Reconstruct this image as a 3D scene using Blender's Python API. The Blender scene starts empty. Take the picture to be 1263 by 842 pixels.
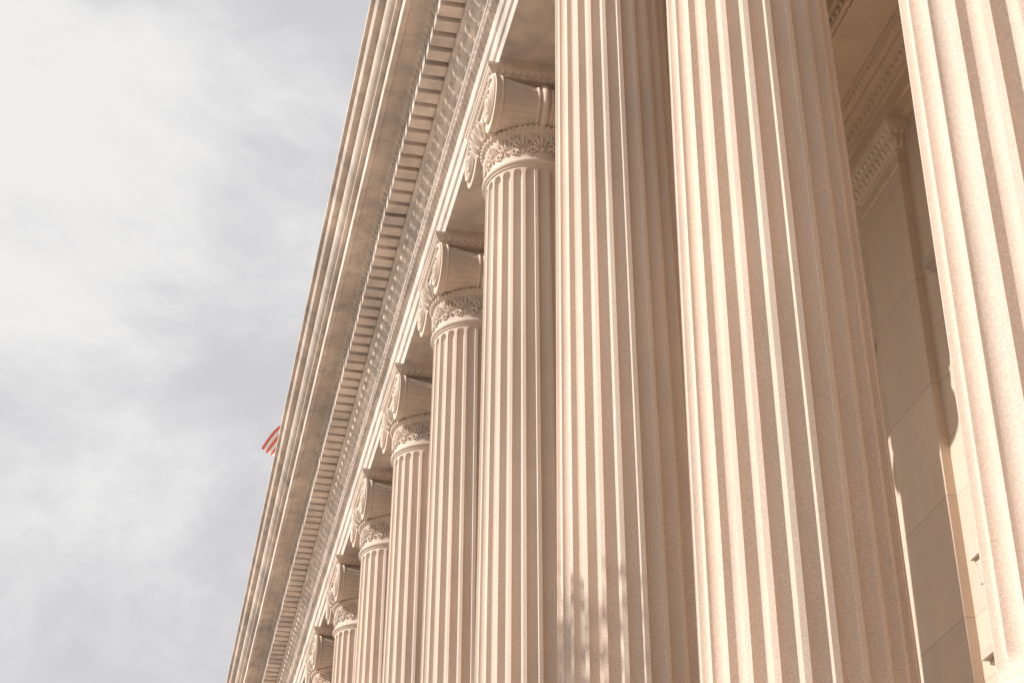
import bpy, math, random
from mathutils import Vector, Matrix
random.seed(7)
S=4.0; R0=math.radians
scene=bpy.context.scene
CAMZ=1.7
pi=math.pi
AZ,EL=270,35
# ------------------------------------------------------------------ helpers
class MB:
    def __init__(s): s.v=[]; s.f=[]; s.m=[]
    def add(s,vs,fs,mi=0):
        o=len(s.v); s.v.extend(vs)
        for f in fs: s.f.append(tuple(i+o for i in f)); s.m.append(mi)
    def box(s,x0,x1,y0,y1,z0,z1,mi=0):
        vs=[(x0,y0,z0),(x1,y0,z0),(x1,y1,z0),(x0,y1,z0),(x0,y0,z1),(x1,y0,z1),(x1,y1,z1),(x0,y1,z1)]
        s.add(vs,[(0,3,2,1),(4,5,6,7),(0,1,5,4),(1,2,6,5),(2,3,7,6),(3,0,4,7)],mi)
    def lathe(s,prof,cx=0,cy=0,n=48,mi=0,caps=True):
        vs=[];fs=[]
        for r,z in prof:
            for i in range(n):
                a=2*pi*i/n; vs.append((cx+r*math.cos(a),cy+r*math.sin(a),z))
        for k in range(len(prof)-1):
            for i in range(n):
                j=(i+1)%n; fs.append((k*n+i,k*n+j,(k+1)*n+j,(k+1)*n+i))
        if caps:
            fs.append(tuple(range(n))[::-1]); fs.append(tuple((len(prof)-1)*n+i for i in range(n)))
        s.add(vs,fs,mi)
    def lathex(s,prof,cy,cz,n=40,rib=0,mi=0):
        vs=[];fs=[]
        for x,r in prof:
            for i in range(n):
                a=2*pi*i/n; rr=r
                vs.append((x,cy+rr*math.cos(a),cz+rr*math.sin(a)))
        for k in range(len(prof)-1):
            for i in range(n):
                j=(i+1)%n; fs.append((k*n+j,k*n+i,(k+1)*n+i,(k+1)*n+j)[::-1])
        fs.append(tuple(range(n))[::-1]); fs.append(tuple((len(prof)-1)*n+i for i in range(n)))
        s.add(vs,fs,mi)
    def rect(s,prof,x0,x1,y0,y1,mi=0):
        """prof: list of (offset,z); rectangle grown by offset"""
        vs=[];fs=[]
        for o,z in prof: vs+= [(x0-o,y0-o,z),(x1+o,y0-o,z),(x1+o,y1+o,z),(x0-o,y1+o,z)]
        for k in range(len(prof)-1):
            for i in range(4):
                j=(i+1)%4; fs.append((k*4+i,k*4+j,(k+1)*4+j,(k+1)*4+i))
        fs.append((3,2,1,0)); n=(len(prof)-1)*4; fs.append((n,n+1,n+2,n+3))
        s.add(vs,fs,mi)
    def extY(s,prof,ys,mi=0):
        vs=[];fs=[];n=len(prof)
        for y in ys: vs+=[(x,y,z) for x,z in prof]
        for k in range(len(ys)-1):
            for i in range(n-1):
                fs.append((k*n+i,(k+1)*n+i,(k+1)*n+i+1,k*n+i+1))
        fs.append(tuple(range(n))); fs.append(tuple(((len(ys)-1)*n+i) for i in range(n))[::-1])
        s.add(vs,fs,mi)
    def ell(s,c,ax,ay,az,nu=8,nv=5,mi=0):
        """ellipsoid with half axis vectors"""
        c=Vector(c);ax=Vector(ax);ay=Vector(ay);az=Vector(az)
        vs=[tuple(c-az)];fs=[]
        for k in range(1,nv):
            p=-pi/2+pi*k/nv
            for i in range(nu):
                a=2*pi*i/nu
                vs.append(tuple(c+ax*math.cos(p)*math.cos(a)+ay*math.cos(p)*math.sin(a)+az*math.sin(p)))
        vs.append(tuple(c+az)); top=len(vs)-1
        for i in range(nu): fs.append((0,1+(i+1)%nu,1+i))
        for k in range(nv-2):
            for i in range(nu):
                j=(i+1)%nu; b=1+k*nu; fs.append((b+i,b+j,b+nu+j,b+nu+i))
        b=1+(nv-2)*nu
        for i in range(nu): fs.append((b+i,b+(i+1)%nu,top))
        s.add(vs,fs,mi)
    def tube(s,pts,rads,n=6,mi=0):
        vs=[];fs=[];m=len(pts);pts=[Vector(p) for p in pts]
        for k,p in enumerate(pts):
            t=(pts[min(k+1,m-1)]-pts[max(k-1,0)]).normalized()
            u=t.orthogonal() if k==0 else (pu-t*pu.dot(t))
            u.normalize(); pu=u; w=t.cross(u)
            for i in range(n):
                a=2*pi*i/n; vs.append(tuple(p+(u*math.cos(a)+w*math.sin(a))*rads[k]))
        for k in range(m-1):
            for i in range(n):
                j=(i+1)%n; fs.append((k*n+i,k*n+j,(k+1)*n+j,(k+1)*n+i))
        fs.append(tuple(range(n))[::-1]); fs.append(tuple((m-1)*n+i for i in range(n)))
        s.add(vs,fs,mi)
    def mesh(s,name,mats,smooth=None):
        me=bpy.data.meshes.new(name); me.from_pydata(s.v,[],s.f)
        for m in mats: me.materials.append(m)
        me.polygons.foreach_set('material_index',s.m)
        if smooth is not None:
            me.polygons.foreach_set('use_smooth',[True]*len(me.polygons))
            me.set_sharp_from_angle(angle=R0(smooth))
        me.update(); return me
def obj(name,me,parent=None,loc=(0,0,0)):
    o=bpy.data.objects.new(name,me); scene.collection.objects.link(o); o.location=loc
    if parent: o.parent=parent
    return o
# ------------------------------------------------------------------ materials
def stone(name,col,var=0.08,grain=0.11,joints=None,stain=0.0,bump=0.14,gs=75.0,rough=0.8):
    m=bpy.data.materials.new(name); m.use_nodes=True; nt=m.node_tree; N=nt.nodes; L=nt.links
    b=N['Principled BSDF']; b.inputs['Roughness'].default_value=rough
    b.inputs['Specular IOR Level'].default_value=0.3
    tc=N.new('ShaderNodeTexCoord')
    oi=N.new('ShaderNodeObjectInfo')
    add=N.new('ShaderNodeVectorMath'); add.operation='ADD'
    comb=N.new('ShaderNodeCombineXYZ')
    mulr=N.new('ShaderNodeMath'); mulr.operation='MULTIPLY'; mulr.inputs[1].default_value=37.0
    L.new(oi.outputs['Random'],mulr.inputs[0]); L.new(mulr.outputs[0],comb.inputs[0]); L.new(mulr.outputs[0],comb.inputs[2])
    L.new(tc.outputs['Object'],add.inputs[0]); L.new(comb.outputs[0],add.inputs[1])
    co=add.outputs[0]
    def noise(scale,detail=2,vec=None,rough=.6):
        n=N.new('ShaderNodeTexNoise'); n.inputs['Scale'].default_value=scale; n.inputs['Detail'].default_value=detail
        n.inputs['Roughness'].default_value=rough
        L.new(vec or co,n.inputs['Vector']); return n.outputs['Fac']
    def rng(v,a,b_,lo,hi):
        r=N.new('ShaderNodeMapRange'); L.new(v,r.inputs[0])
        r.inputs[1].default_value=a;r.inputs[2].default_value=b_;r.inputs[3].default_value=lo;r.inputs[4].default_value=hi; return r.outputs[0]
    def mul(a,b_):
        k=N.new('ShaderNodeMath'); k.operation='MULTIPLY'; L.new(a,k.inputs[0]); L.new(b_,k.inputs[1]); return k.outputs[0]
    g1=noise(gs,2); g2=noise(0.55,3)
    mp=N.new('ShaderNodeMapping'); mp.inputs['Scale'].default_value=(2.2,2.2,0.16); L.new(co,mp.inputs['Vector'])
    g3=noise(1.0,4,mp.outputs[0])
    f=mul(rng(g1,.32,.68,1-grain,1+grain),mul(rng(g2,.3,.7,1-var,1+var),rng(g3,.35,.7,1+var*.5,1-var-stain)))
    hue=N.new('ShaderNodeMix'); hue.data_type='RGBA'
    L.new(rng(g3,.35,.65,0,1),hue.inputs[0])
    hue.inputs[6].default_value=(*col,1); hue.inputs[7].default_value=(col[0]*.98,col[1]*1.02,col[2]*1.06,1)
    cur=f; hgt=g1
    if joints:
        kind=joints[0]
        sep=N.new('ShaderNodeSeparateXYZ'); L.new(tc.outputs['Object'],sep.inputs[0])
        if kind=='brick':
            cb=N.new('ShaderNodeCombineXYZ'); L.new(sep.outputs[1],cb.inputs[0]); L.new(sep.outputs[2],cb.inputs[1])
            br=N.new('ShaderNodeTexBrick'); L.new(cb.outputs[0],br.inputs['Vector'])
            br.inputs['Color1'].default_value=(.95,.95,.95,1);br.inputs['Color2'].default_value=(1.04,1.04,1.04,1)
            br.inputs['Mortar'].default_value=(.74,.74,.74,1)
            br.inputs['Scale'].default_value=1;br.inputs['Mortar Size'].default_value=.008;br.inputs['Mortar Smooth'].default_value=.2
            br.inputs['Brick Width'].default_value=joints[1];br.inputs['Row Height'].default_value=joints[2]
            cur=mul(cur,br.outputs['Color'])
        else:
            ax=1 if kind=='y' else 2
            md=N.new('ShaderNodeMath'); md.operation='PINGPONG'; md.inputs[1].default_value=joints[1]*.5
            L.new(sep.outputs[ax],md.inputs[0])
            cur=mul(cur,rng(md.outputs[0],.004,.009,.68,1.0))
            dv=N.new('ShaderNodeMath'); dv.operation='DIVIDE'; dv.inputs[1].default_value=joints[1]; L.new(sep.outputs[ax],dv.inputs[0])
            fl=N.new('ShaderNodeMath'); fl.operation='FLOOR'; L.new(dv.outputs[0],fl.inputs[0])
            wn=N.new('ShaderNodeTexWhiteNoise'); wn.noise_dimensions='1D'; L.new(fl.outputs[0],wn.inputs['W'])
            cur=mul(cur,rng(wn.outputs['Value'],0,1,.93,1.05))
    sc=N.new('ShaderNodeVectorMath'); sc.operation='SCALE'
    L.new(hue.outputs[2],sc.inputs[0]); L.new(cur,sc.inputs['Scale'])
    L.new(sc.outputs[0],b.inputs['Base Color'])
    bp=N.new('ShaderNodeBump'); bp.inputs['Strength'].default_value=bump; bp.inputs['Distance'].default_value=.01
    L.new(hgt,bp.inputs['Height']); L.new(bp.outputs[0],b.inputs['Normal'])
    return m
C=(.675,.535,.435)
M_col=stone('granite_shaft',C)
M_cap=stone('carved_stone',(.66,.535,.44),var=.1,grain=.07,bump=.12,stain=.1)
M_ent=stone('entablature_stone',(.65,.54,.46),var=.15,grain=.06,joints=('y',1.333),stain=.16)
M_wall=stone('ashlar_wall',(.68,.54,.42),grain=.04,var=.05,joints=('brick',1.9,.8))
M_pil=stone('pilaster_stone',(.68,.54,.42),grain=.04,var=.05,joints=('z',1.6))
M_ceil=stone('ceiling_stone',(.68,.52,.38),grain=.05,var=.05)
M_pave=stone('paving_stone',(.56,.48,.40),grain=.1,joints=('brick',1.2,1.2))
def simple(name,col,rough=.7,metal=0,scale=3,var=.25):
    m=bpy.data.materials.new(name); m.use_nodes=True; nt=m.node_tree; b=nt.nodes['Principled BSDF']
    n=nt.nodes.new('ShaderNodeTexNoise'); n.inputs['Scale'].default_value=scale; n.inputs['Detail'].default_value=5
    tc=nt.nodes.new('ShaderNodeTexCoord'); nt.links.new(tc.outputs['Object'],n.inputs['Vector'])
    r=nt.nodes.new('ShaderNodeMapRange'); nt.links.new(n.outputs['Fac'],r.inputs[0]); r.inputs[3].default_value=1-var;r.inputs[4].default_value=1+var
    s=nt.nodes.new('ShaderNodeVectorMath'); s.operation='SCALE'; s.inputs[0].default_value=col; nt.links.new(r.outputs[0],s.inputs['Scale'])
    nt.links.new(s.outputs[0],b.inputs['Base Color']); b.inputs['Roughness'].default_value=rough; b.inputs['Metallic'].default_value=metal
    return m
M_glass=simple('window_glass',(.03,.035,.04),.08)
M_frame=simple('bronze_window_frame',(.09,.07,.05),.5)
M_roof=simple('roof_lead',(.22,.22,.21),.7)
M_bark=simple('bark',(.10,.075,.055),.9,scale=6)
M_leaf=simple('leaves',(.07,.10,.035),.6)
M_grass=simple('grass',(.06,.09,.03),.9,scale=1.5)
M_asph=simple('asphalt',(.05,.05,.052),.9,scale=8)
M_kerb=simple('kerb_stone',(.33,.31,.28),.85)
M_white=simple('white_paint',(.8,.8,.78),.7,var=.05)
M_red=simple('flag_red',(.80,.16,.11),.75,var=.05)
M_fwhite=simple('flag_white',(.85,.82,.78),.75,var=.05)
M_blue=simple('flag_blue',(.03,.05,.2),.75,var=.05)
M_pole=simple('pole_metal',(.6,.58,.52),.35,.8,var=.05)
# ------------------------------------------------------------------ building
B=bpy.data.objects.new('neoclassical_building',None); scene.collection.objects.link(B); B.location=(0,0,CAMZ)
XC=1.053*S; Y1=1.555*S
K0,K1=-4,15
ZB=.636*S; ZT=3.475*S
RB,RT=.725,.618
def rad(z):
    t=(z-ZB)/(ZT-ZB); t=min(max(t,0),1)
    return RB+(RT-RB)*(t**1.25)
# shaft
def shaft():
    mb=MB(); nf=24; sub=12
    fa=2*pi/nf; fil=.24; hw=fa*(1-fil)/2
    zs=[]
    for i in range(7): zs.append(ZB+.10+.085*i/6*1.0)
    z0=zs[-1]
    z1=ZT-.06-.075
    for i in range(1,14): zs.append(z0+(z1-z0)*i/14)
    for i in range(7): zs.append(z1+.075*i/6)
    rings=[(RB+.075,ZB-.0,0),(RB+.075,ZB+.025,0),(RB+.03,ZB+.04,0),(RB+.005,ZB+.07,0)]
    angs=[]
    for k in range(nf):
        c=fa*k
        for i in range(sub+1):
            t=-math.cos(pi*i/sub)
            angs.append((c+t*hw,t))
    n=len(angs); vs=[];cnt=0
    def ring(rf):
        nonlocal cnt
        for a,t in angs:
            r=rf(t); vs.append((r*math.cos(a),r*math.sin(a),rf.z))
        cnt+=1
    def mk(z,base,dep,v):
        def f(t): return base-dep*math.sqrt(max(0,1-t*t-v*v)) if dep else base
        f.z=z; return f
    for r,z,_ in rings: ring(mk(z,r,0,0))
    for z in zs:
        r=rad(z); w=r*hw
        v=0
        if z<z0: v=(z0-z)/.085
        if z>z1: v=(z-z1)/.075
        ring(mk(z,r,w*.98,min(v,1)))
    ring(mk(ZT-.03,rad(ZT),0,0)); ring(mk(ZT-.015,rad(ZT)+.02,0,0)); ring(mk(ZT+.02,rad(ZT)+.02,0,0))
    fs=[]
    for k in range(cnt-1):
        for i in range(n):
            j=(i+1)%n; fs.append((k*n+i,k*n+j,(k+1)*n+j,(k+1)*n+i))
    mb.add(vs,fs); return mb.mesh('shaft_mesh',[M_col],28)
ME_shaft=shaft()
# base
def base():
    mb=MB(); p=[]
    def torus(zc,h,r): 
        for i in range(9):
            a=-pi/2+pi*i/8; p.append((r+h*math.cos(a),zc+h*math.sin(a)))
    p.append((.9,ZB-.50)); torus(ZB-.38,.115,.93); p.append((.93,ZB-.26)); 
    for i in range(7):
        a=pi/2*i/6*2-pi/2; p.append((.90-.06*math.cos(a),ZB-.19+.06*math.sin(a)))
    p.append((.90,ZB-.12)); torus(ZB-.065,.055,.80); p.append((.80,ZB+.002))
    mb.lathe(p,n=64)
    mb.rect([(0,ZB-.71),(0,ZB-.505),(-.01,ZB-.495)],-1.04,1.04,-1.04,1.04)
    return mb.mesh('base_mesh',[M_col],35)
ME_base=base()
def capital():
    mb=MB()
    r=rad(ZT)
    p=[(r,ZT)]
    for i in range(9):
        a=-pi/2+pi*i/8; p.append((r+.01+.042*math.cos(a),ZT+.045+.042*math.sin(a)))
    p+=[(r+.005,ZT+.09),(r+.0,ZT+.12),(r+.005,14.40),(r+.03,14.45)]
    for i in range(7):
        a=-pi/2+pi*i/6; p.append((r+.03+.03*math.cos(a),14.48+.03*math.sin(a)))
    for i in range(8):
        a=pi/2*i/7; p.append((r+.03+.15*math.sin(a),14.52+.27*(1-math.cos(a))))
    p+=[(r+.15,14.84),(r+.02,15.1)]
    mb.lathe(p,n=64)
    for i in range(56):
        a=2*pi*i/56; c=(math.cos(a)*(r+.055),math.sin(a)*(r+.055),14.48)
        mb.ell(c,(.03,0,0),(0,.03,0),(0,0,.03),6,4)
    for i in range(24):
        a=2*pi*i/24; ra=Vector((math.cos(a),math.sin(a),0)); ta=Vector((-math.sin(a),math.cos(a),0))
        up=(Vector((0,0,1))+ra*.55).normalized()
        c=ra*(r+.125)+Vector((0,0,14.65))
        mb.ell(c,ra*.085,ta*.055,up*.13,8,6)
        for sg in (-1,1):
            pts=[]
            for q in range(6):
                th=pi*.08+q/5*pi*.78
                pts.append(c+ta*sg*.085*math.sin(th)+up*(-.14*math.cos(th)*-1)*-1+ra*.035)
            mb.tube(pts,[.015]*6,5)
        a2=a+pi/24; rb=Vector((math.cos(a2),math.sin(a2),0)); tb=Vector((-math.sin(a2),math.cos(a2),0))
        mb.ell(rb*(r+.11)+Vector((0,0,14.63)),rb*.04,tb*.014,(Vector((0,0,1))+rb*.55).normalized()*.12,6,4)
    n=16
    for i in range(n):
        a=2*pi*i/n; ra=Vector((math.cos(a),math.sin(a),0)); ta=Vector((-math.sin(a),math.cos(a),0)); Z=Vector((0,0,1))
        def P(u,v,o=0):
            aa=a+u/r; return Vector((math.cos(aa)*(r+.01+o),math.sin(aa)*(r+.01+o),14.03+v))
        for k in range(-3,4):
            th=k*.42; ln=.15-.018*abs(k)
            d0=Vector((math.sin(th),math.cos(th)))
            c=P(d0.x*(.05+ln*.6),.10+d0.y*(.05+ln*.6)); 
            up=(ta*d0.x+Z*d0.y); si=(ta*d0.y-Z*d0.x)
            mb.ell(c,ra*.036,si*.020,up*ln*.62,6,5)
        mb.ell(P(0,.09),ra*.04,ta*.03,Z*.03,6,4)
        for sg in (-1,1):
            pts=[];rr=[]
            for q in range(16):
                t=q/15; ang=t*2.2*pi; rd=.055*(1-t*.75)
                pts.append(P(sg*(.115-0+rd*math.cos(ang+pi)*1.0),.075+rd*math.sin(ang)*1.0,.012)); rr.append(.015*(1-.4*t))
            mb.tube(pts,rr,5)
        aa=a+pi/n; rb=Vector((math.cos(aa),math.sin(aa),0)); tb=Vector((-math.sin(aa),math.cos(aa),0))
        for k in (-1,0,1):
            th=k*.5; up=tb*math.sin(th)+Z*math.cos(th); si=tb*math.cos(th)-Z*math.sin(th)
            mb.ell(rb*(r+.01)+Vector((0,0,14.24))+up*.08,rb*.033,si*.02,up*.09,6,4)
    XE=.70; VR=.40; VZ=14.80; VY=.63
    prof=[]
    for i in range(29):
        t=-1+2*i/28; x=t*XE
        prof.append((x,.27+.13*abs(t)**2.2))
    for sy in (-1,1):
        mb.lathex([(-XE-.004,.36)]+prof+[(XE+.004,.36)],sy*VY,VZ,48)
        for xb,rb_,tb_ in ((-.09,.30,.02),(0,.31,.045),(.09,.30,.02)):
            pr=[(xb+tb_*math.cos(q),rb_-.02+tb_*.8*math.sin(q)) for q in [pi-pi*j/8 for j in range(9)]]
            mb.lathex(pr,sy*VY,VZ,40)
        for sx in (-1,1):
            pr=[(sx*.60+.022*math.cos(q),.355+.025*math.sin(q)) for q in [pi-pi*j/6 for j in range(7)]]
            mb.lathex(pr,sy*VY,VZ,40)
        for k in range(20):
            a=2*pi*k/20
            for sx in (-1,1):
                pts=[];rs=[]
                for q in range(8):
                    x=.13+q/7*.42; t=x/XE; rr=.265+.13*t**2.2
                    pts.append((sx*x,sy*VY+math.cos(a)*rr,VZ+math.sin(a)*rr)); rs.append(.010+.013*math.sin(pi*min(1,q/7*.9+.1)))
                mb.tube(pts,rs,5)
        for sx in (-1,1):
            pts=[];rs=[]
            N_=90; turns=2.75
            for q in range(N_+1):
                t=q/N_; ang=pi/2 - t*turns*2*pi
                rd=.375*math.exp(-t*1.75)
                pts.append((sx*(XE+.012+.03*t),sy*VY+sy*rd*math.cos(ang),VZ+rd*math.sin(ang)))
                rs.append(.034*(1-.5*t))
            mb.tube(pts,rs,6)
            mb.ell((sx*(XE+.03),sy*VY,VZ),(.05,0,0),(0,.065,0),(0,0,.065),10,6)
    mb.box(-.685,.685,-VY,VY,14.93,15.19)
    for sx in (-1,1):
        mb.tube([(sx*.70,-VY,15.175),(sx*.70,VY,15.175)],[.03,.03],8)
        mb.tube([(sx*.69,-VY+.25,14.95)]+[(sx*.69,-VY+.25+ (2*VY-.5)*q/8,14.95-.03*math.sin(pi*q/8)) for q in range(1,8)]+[(sx*.69,VY-.25,14.95)],[.022]*9,6)
    ax,ay=.70,.74
    mb.rect([(-.02,15.19),(.0,15.20),(.0,15.215),(.015,15.235),(.05,15.27),(.065,15.295),(.065,15.305),(.075,15.307),(.075,15.362)],-ax,ax,-ay,ay)
    m=14
    for i in range(m):
        t=-1+2*(i+.5)/m
        for sg in (-1,1):
            mb.ell((sg*(ax+.03),t*ay,15.252),(.032,0,0),(0,.035,0),(sg*.02,0,.038),6,4)
            mb.ell((t*ax,sg*(ay+.03),15.252),(.035,0,0),(0,.032,0),(0,sg*.02,.038),6,4)
    return mb.mesh('capital_mesh',[M_cap],40)
ME_cap=capital()
for k in range(K0,K1+1):
    y=Y1+S*k
    e=bpy.data.objects.new('ionic_column',None); scene.collection.objects.link(e); e.parent=B; e.location=(XC,y,0)
    for nm,me in (('shaft',ME_shaft),('column_base',ME_base),('ionic_capital',ME_cap)):
        obj(nm,me,e)
YA=Y1+S*K0-1.6; YB=Y1+S*K1+1.6
# entablature
P=[(1.22,3.84),(.895,3.84),(.895,3.893),(.890,3.897),(.887,3.90),(.887,3.962),(.882,3.966),(.879,3.97),(.879,4.035),(.872,4.04),(.862,4.052),(.852,4.062),(.848,4.066),(.848,4.078),(.89,4.082),
   (.89,4.265),(.883,4.27),(.883,4.28),(.875,4.285),(.865,4.295),(.850,4.322),(.842,4.33),(.835,4.333),(.832,4.337),(.832,4.45),(.748,4.452),(.746,4.458),(.740,4.466),(.730,4.476),(.724,4.480),(.722,4.485),
   (.66,4.485),(.655,4.475),(.633,4.475),(.633,4.54),(.642,4.545),(.642,4.555),(.612,4.555),(.612,4.572),(.607,4.575),(.598,4.581),(.589,4.592),(.584,4.606),(.583,4.618),(.588,4.630),(.590,4.637),(.556,4.639),(.551,4.65),(.546,4.662),(.550,4.674),(.530,4.675),(.530,4.697),(.56,4.70),(.9,4.74),(2.6,4.80),(2.6,4.26),(1.22,4.26)]
mb=MB(); mb.extY([(x*S,z*S) for x,z in P],[YA,YB])
obj('entablature',mb.mesh('entablature_mesh',[M_ent],30),B)
mb=MB()
d=S/12; n=int((YB-YA)/d)
for i in range(n):
    y=YA+.05+i*d
    j=random.uniform(-.006,.006)
    mb.rect([(0,4.352*S+j),(0,4.442*S)],.742*S+j,.8335*S,y+j,y+d*.68)
mb.box(.775*S,.8335*S,YA+.01,YB-.01,4.43*S,4.451*S)
obj('dentils',mb.mesh('dentil_mesh',[M_ent],None),B)
mb=MB()
sp=.165; n=int((YB-YA)/sp)
for i in range(n):
    y=YA+.1+i*sp
    mb.ell((.860*S,y,4.311*S),(.045,0,.02),(0,.055,0),(-.035,0,.065),7,5)
    mb.ell((.862*S,y+sp/2,4.311*S),(.04,0,.02),(0,.014,0),(-.035,0,.065),5,4)
    mb.ell((.861*S,y,4.050*S),(.03,0,.012),(0,.05,0),(-.025,0,.035),7,4)
    mb.ell((.862*S,y+sp/2,4.050*S),(.03,0,.012),(0,.018,0),(-.025,0,.035),5,4)
    mb.ell((.738*S,y,4.467*S),(.025,0,.012),(0,.05,0),(-.025,0,.03),6,4)
    for q in (0,.5): mb.ell((.885*S,y+q*sp,4.2755*S),(.02,0,0),(0,.032,0),(0,0,.02),5,4)
obj('carved_mouldings',mb.mesh('carved_mesh',[M_ent],50),B)
# porch ceiling
CZ=4.13*S; XW=2.352*S; XM=2.40*S
mb=MB()
mb.box(1.2202*S,1.36*S,YA+.01,YB-.01,CZ,4.2595*S)
mb.box(2.09*S,XM+.3,YA+.01,YB-.01,CZ,4.2595*S)
for k in range(K0,K1+1):
    y=Y1+S*k
    mb.box(1.3605*S,2.0895*S,y-.62,y+.62,CZ+.004,4.2595*S)
def eggs_line(p0,p1,out,sp=.14,r=.04):
    p0=Vector(p0);p1=Vector(p1);d_=(p1-p0);n=int(d_.length/sp);t=d_.normalized();out=Vector(out)
    for i in range(n):
        c=p0+t*(i+.5)*d_.length/n
        mb.ell(c,out*r,t*r*1.2,Vector((0,0,1))*r*1.3,6,4)
for k in range(K0,K1):
    ya=Y1+S*k+.62; yb=ya+S-1.24; xa=1.36*S;xb=2.09*S
    for w,z0 in ((.07,CZ+.05),(.14,CZ+.22)):
        mb.box(xa,xa+w,ya,yb,z0,4.2595*S); mb.box(xb-w,xb,ya,yb,z0,4.2595*S)
        mb.box(xa+w,xb-w,ya,ya+w,z0+.002,4.2595*S); mb.box(xa+w,xb-w,yb-w,yb,z0+.002,4.2595*S)
    z=CZ+.13
    eggs_line((xb-.075,ya,z),(xb-.075,yb,z),(-1,0,0)); eggs_line((xa+.075,ya,z),(xa+.075,yb,z),(1,0,0))
    eggs_line((xa,ya+.075,z),(xb,ya+.075,z),(0,1,0)); eggs_line((xa,yb-.075,z),(xb,yb-.075,z),(0,-1,0))
prof=[(XM+.05,3.845*S),(XM-.30,3.845*S),(XM-.30,3.90*S),(XM-.33,3.905*S),(XM-.33,3.975*S),(XM-.36,3.98*S),(XM-.37,4.00*S),(XM-.45,4.04*S),(XM-.50,4.06*S),(XM-.50,4.075*S),(XM-.56,4.095*S),(XM-.60,4.12*S),(XM-.60,CZ+.01),(XM+.05,CZ+.01)]
mb.extY(prof,[YA+.02,YB-.02])
eggs_line((XM-.41,YA+.1,4.022*S),(XM-.41,YB-.1,4.022*S),(-1,0,0),.15,.045)
eggs_line((XM-.56,YA+.1,4.098*S),(XM-.56,YB-.1,4.098*S),(-1,0,0),.11,.03)
obj('porch_ceiling',mb.mesh('ceiling_mesh',[M_ceil],None),B)
# wall with window openings
mb=MB(); FL=ZB-.71
hwY=.68; wins=[(.80*S,1.75*S),(2.17*S,3.10*S)]
fr=MB(); gl=MB(); fm=MB()
prev=YA
for k in range(K0,K1):
    yc=Y1+S*(k+.5)
    mb.box(XW,XW+.5,prev,yc-hwY,FL,CZ)
    z=FL
    for a,b in wins:
        mb.box(XW,XW+.5,yc-hwY,yc+hwY,z,a); z=b
        for (w,p,zz) in ((.24,.05,.003),(.10,.09,.0)):
            fr.box(XW-p,XW+.02,yc-hwY-w,yc-hwY+.01,a-.0+zz,b+w); fr.box(XW-p,XW+.02,yc+hwY-.01,yc+hwY+w,a+zz,b+w)
            fr.box(XW-p+.001,XW+.02,yc-hwY+.011,yc+hwY-.011,b-.01,b+w-.002)
        fr.box(XW-.17,XW+.02,yc-hwY-.28,yc+hwY+.28,a-.14,a-.001)
        fr.box(XW-.12,XW+.02,yc-hwY-.25,yc+hwY+.25,a-.20,a-.141)
        for sg in (-1,1): fr.box(XW-.13,XW+.02,yc+sg*(hwY+.1)-.09,yc+sg*(hwY+.1)+.09,a-.48,a-.201)
        fr.box(XW-.20,XW+.02,yc-hwY-.30,yc+hwY+.30,b+.30,b+.40)
        fr.box(XW-.12,XW+.02,yc-hwY-.26,yc+hwY+.26,b+.241,b+.299)
        gl.box(XW+.30,XW+.32,yc-hwY,yc+hwY,a,b)
        fm.box(XW+.26,XW+.299,yc-.03,yc+.03,a,b)
        for t in (0.0,.33,.66,.96):
            zz=a+(b-a)*t; fm.box(XW+.262,XW+.298,yc-hwY,yc+hwY,zz,zz+.06)
        for sg in (-1,1): fm.box(XW+.25,XW+.2995,yc+sg*(hwY-.04)-.04,yc+sg*(hwY-.04)+.04,a,b)
    mb.box(XW,XW+.5,yc-hwY,yc+hwY,z,CZ)
    prev=yc+hwY
mb.box(XW,XW+.5,prev,YB,FL,CZ)
obj('porch_wall',mb.mesh('wall_mesh',[M_wall],None),B)
obj('window_surrounds',fr.mesh('surround_mesh',[M_cap],None),B)
obj('window_glass',gl.mesh('glass_mesh',[M_glass],None),B)
obj('window_frames',fm.mesh('frame_mesh',[M_frame],None),B)
XP=2.32*S
def pil():
    global mb
    mb=MB(); h=.65
    zc=3.70*S
    mb.rect([(.10,FL),(.10,FL+.2),(.06,FL+.25),(.08,FL+.32),(.02,FL+.4),(0,FL+.45),(0,zc-.12),(.025,zc-.11),(.025,zc-.07),(0,zc-.06),(0,zc+.1),(.03,zc+.11),(.03,zc+.15),(.05,zc+.16),(.11,zc+.30),(.12,zc+.31),(.12,zc+.34),(.16,zc+.42),(.19,zc+.46),(.19,zc+.575)],XP,XW+.03,-h,h)
    for i in range(12):
        y=-h-.08+(i+.5)*(2*h+.16)/12
        mb.ell((XP-.085,y,zc+.23),(.04,0,0),(0,.05,0),(-.03,0,.07),7,5)
        mb.ell((XP-.15,y,zc+.385),(.03,0,0),(0,.05,0),(-.02,0,.04),6,4)
    for sg in (-1,1):
        for i in range(3):
            x=XP-.04+i*.09
            mb.ell((x,sg*(h+.085),zc+.23),(.04,0,0),(0,.04,0),(0,sg*.03,.07),7,5)
            mb.ell((x,sg*(h+.15),zc+.385),(.04,0,0),(0,.03,0),(0,sg*.02,.04),6,4)
    return mb.mesh('pilaster_mesh',[M_pil],40)
MP=pil()
for k in range(K0,K1+1): obj('pilaster',MP,B,(0,Y1+S*k,0))
mb=MB()
mb.box(XC-1.35,XM+.6,YA-1,YB+1,FL-.35,FL)
mb.box(XC-1.25,XM+.5,YA-.9,YB+.9,-CAMZ-.1,FL-.35)
mb.rect([(.12,-CAMZ-.1),(.12,-CAMZ+.5),(.02,-CAMZ+.6)],XC-1.25,XM+.5,YA-.9,YB+.9)
obj('podium',mb.mesh('podium_mesh',[M_wall],None),B)
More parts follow.
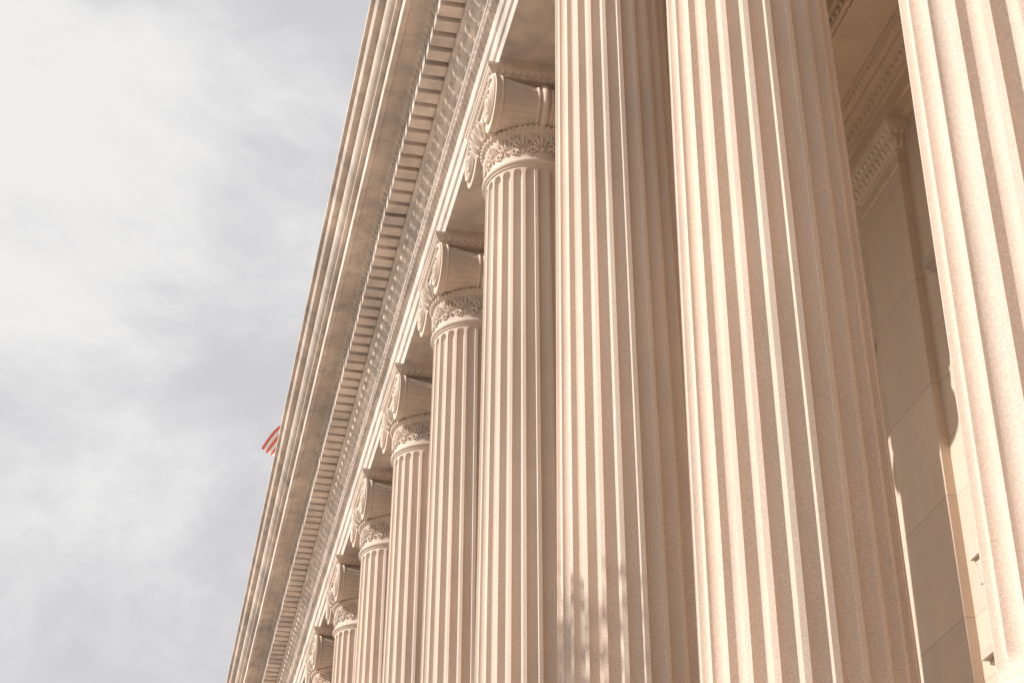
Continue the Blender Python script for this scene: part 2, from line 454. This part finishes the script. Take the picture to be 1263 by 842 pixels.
mb=MB(); mb.box(XM+.5,XM+18,YA,YB,-CAMZ-.1,4.79*S); obj('building_body',mb.mesh('body_mesh',[M_wall],None),B)
mb=MB(); mb.box(2.2*S,XM+18.1,YA+.1,YB-.1,4.80*S,4.84*S); obj('roof',mb.mesh('roof_mesh',[M_roof],None),B)
# ------------------------------------------------------------------ flag on roof
FX,FY,FZ=5.15,60.0,33.45+CAMZ
E=bpy.data.objects.new('american_flag',None); scene.collection.objects.link(E); E.location=(FX,FY,0)
mb=MB(); mb.tube([(0,0,4.73*S+CAMZ),(0,0,FZ+.3)],[.09,.05],10); mb.ell((0,0,FZ+.4),(.12,0,0),(0,.12,0),(0,0,.12),10,8)
obj('flagpole',mb.mesh('flagpole_mesh',[M_pole],40),E)
mb=MB(); nu,nv=60,39; vs=[];fs=[]
for i in range(nu):
    for j in range(nv):
        fs.append((i*(nv+1)+j,(i+1)*(nv+1)+j,(i+1)*(nv+1)+j+1,i*(nv+1)+j+1))
px,pz=0,FZ
for i in range(nu+1):
    u=i/nu; th=R0(10+54*u)
    tx,tz=-math.cos(th),-math.sin(th)
    if i: px+=tx*2.75/nu; pz+=tz*2.75/nu
    nx,nz=-tz,tx
    for j in range(nv+1):
        v=j/nv; h=1.6*v*(1-.25*u)
        vs.append((px+nx*h,.18*math.sin(u*8+v*2.5)*u**.6,pz+nz*h*.9+.12*math.sin(v*5+u*3)*u))
mb.v=vs; mb.f=fs
for i in range(nu):
    for j in range(nv):
        st=j//3
        mb.m.append(2 if (i<nu*.4 and st<7) else (0 if st%2==0 else 1))
obj('flag_cloth',mb.mesh('flag_mesh',[M_red,M_fwhite,M_blue],60),E)
# ------------------------------------------------------------------ ground
def sheet(name,x0,x1,y0,y1,z,mat,h=None):
    mb=MB()
    if h: mb.box(x0,x1,y0,y1,z-h,z)
    else: mb.add([(x0,y0,z),(x1,y0,z),(x1,y1,z),(x0,y1,z)],[(0,1,2,3)])
    return obj(name,mb.mesh(name,[mat],None))
sheet('ground',-2500,2500,-2500,2500,0,M_pave)
sheet('lawn',-17,-13,-60,120,.004,M_grass)
sheet('kerb',-18.3,-18.0,-60,120,.12,M_kerb,.13)
sheet('road',-30,-18.3,-200,400,.004,M_asph)
mb=MB()
for i in range(40): mb.add([(-24.2,-80+i*8,.008),(-24.05,-80+i*8,.008),(-24.05,-77+i*8,.008),(-24.2,-77+i*8,.008)],[(0,1,2,3)])
obj('road_marking',mb.mesh('road_marking',[M_white],None))
# ------------------------------------------------------------------ tree (stands left of the camera; dapples the third column)
def tree(name,loc,H,nl,seed):
    rnd=random.Random(seed)
    T=bpy.data.objects.new(name,None); scene.collection.objects.link(T); T.location=loc
    mb=MB(); tips=[]
    def br(p,d,l,r,lev):
        pts=[p];rs=[r];q=Vector(p);dd=Vector(d)
        for i in range(5):
            dd=(dd+Vector((rnd.uniform(-1,1),rnd.uniform(-1,1),rnd.uniform(-.5,.9)))*(.16 if lev else .05)).normalized()
            q=q+dd*l/5; pts.append(q.copy()); rs.append(r*(1-.12*(i+1)))
            if lev>=2: tips.append(q.copy())
        mb.tube(pts,rs,7)
        if lev<3:
            for i in range(4 if lev else 10):
                t=rnd.uniform(.4,1) if lev else .45+.55*i/9
                b=pts[min(5,int(t*5))]
                a=rnd.uniform(0,2*pi) if lev else i*2.4
                up=rnd.uniform(.3,.9)
                nd=Vector((math.cos(a),math.sin(a),up)); nd=(nd.normalized()+dd*.35).normalized()
                br(b,nd,l*(.20 if lev==0 else .6),r*.45,lev+1)
    br(Vector((0,0,-.1)),Vector((0,0,1)),H*.8,.26,0)
    # scale the grown height to H and centre the crown over the trunk foot
    top=max(t.z for t in tips); k=H/top
    hi=[t for t in tips if t.z>top*.8]; cx=sum(t.x for t in hi)/len(hi); cy=sum(t.y for t in hi)/len(hi)
    def fx(v): return Vector((v[0]-cx*v[2]/top,v[1]-cy*v[2]/top,v[2]*k))
    mb.v=[tuple(fx(v)) for v in mb.v]; tips=[fx(t) for t in tips]
    obj('trunk_and_limbs',mb.mesh(name+'_wood',[M_bark],50),T)
    lb=MB()
    for i in range(nl):
        c=rnd.choice(tips)+Vector((rnd.gauss(0,.22),rnd.gauss(0,.22),rnd.gauss(0,.2)))
        a=Vector((rnd.uniform(-1,1),rnd.uniform(-1,1),rnd.uniform(-.6,.6))).normalized(); b=a.orthogonal().normalized()
        s=rnd.uniform(.07,.12)
        lb.add([tuple(c-a*s),tuple(c+b*s*.6),tuple(c+a*s),tuple(c-b*s*.6)],[(0,1,2,3)])
    obj('leaves',lb.mesh(name+'_leaves',[M_leaf],None),T)
tree('street_tree',(-8.4,13.75,0),16.2,8000,3)
# ------------------------------------------------------------------ light
W=bpy.data.worlds.new('World'); scene.world=W; W.use_nodes=True; nt=W.node_tree; N=nt.nodes; L=nt.links
bg=N['Background']; bg.inputs[1].default_value=.1
sky=N.new('ShaderNodeTexSky'); sky.sky_type='NISHITA'; sky.sun_disc=False; sky.sun_elevation=R0(EL); sky.sun_rotation=R0(AZ); sky.dust_density=2
tc=N.new('ShaderNodeTexCoord'); mp=N.new('ShaderNodeMapping'); L.new(tc.outputs['Generated'],mp.inputs[0]); mp.inputs['Scale'].default_value=(1,1,1.6); mp.inputs['Location'].default_value=(.3,1.1,.2); mp.inputs['Rotation'].default_value=(0,.4,0)
n1=N.new('ShaderNodeTexNoise'); n1.inputs['Scale'].default_value=4.4; n1.inputs['Detail'].default_value=10; n1.inputs['Roughness'].default_value=.6; n1.inputs['Distortion'].default_value=.3; L.new(mp.outputs[0],n1.inputs[0])
r1=N.new('ShaderNodeMapRange'); r1.interpolation_type='SMOOTHSTEP'; L.new(n1.outputs[0],r1.inputs[0]); r1.inputs[1].default_value=.36; r1.inputs[2].default_value=.63; r1.inputs[3].default_value=0; r1.inputs[4].default_value=1
cm=N.new('ShaderNodeMix'); cm.data_type='RGBA'; L.new(r1.outputs[0],cm.inputs[0])
cm.inputs[6].default_value=(6.6,6.55,6.75,1); cm.inputs[7].default_value=(9.1,8.95,8.8,1)
mx=N.new('ShaderNodeMix'); mx.data_type='RGBA'; mx.inputs[0].default_value=.95; L.new(sky.outputs[0],mx.inputs[6]); L.new(cm.outputs[2],mx.inputs[7])
L.new(mx.outputs[2],bg.inputs[0])
ld=bpy.data.lights.new('sun','SUN'); ld.energy=5.0; ld.angle=R0(.5); ld.color=(1,.95,.90)
lo=bpy.data.objects.new('sun',ld); scene.collection.objects.link(lo)
ts=Vector((math.sin(R0(AZ))*math.cos(R0(EL)),math.cos(R0(AZ))*math.cos(R0(EL)),math.sin(R0(EL))))
lo.rotation_euler=(-ts).to_track_quat('-Z','Y').to_euler(); lo.location=(-30,-30,40)
# ------------------------------------------------------------------ camera
cd=bpy.data.cameras.new('camera'); cd.lens=2137/1263*36; cd.sensor_width=36; cd.clip_end=8000
co=bpy.data.objects.new('camera',cd); scene.collection.objects.link(co); co.location=(0,0,CAMZ)
co.rotation_euler=(R0(90+31.7),0,R0(-12.2)); scene.camera=co
scene.view_settings.view_transform='Standard'; scene.view_settings.look='None'; scene.view_settings.exposure=0
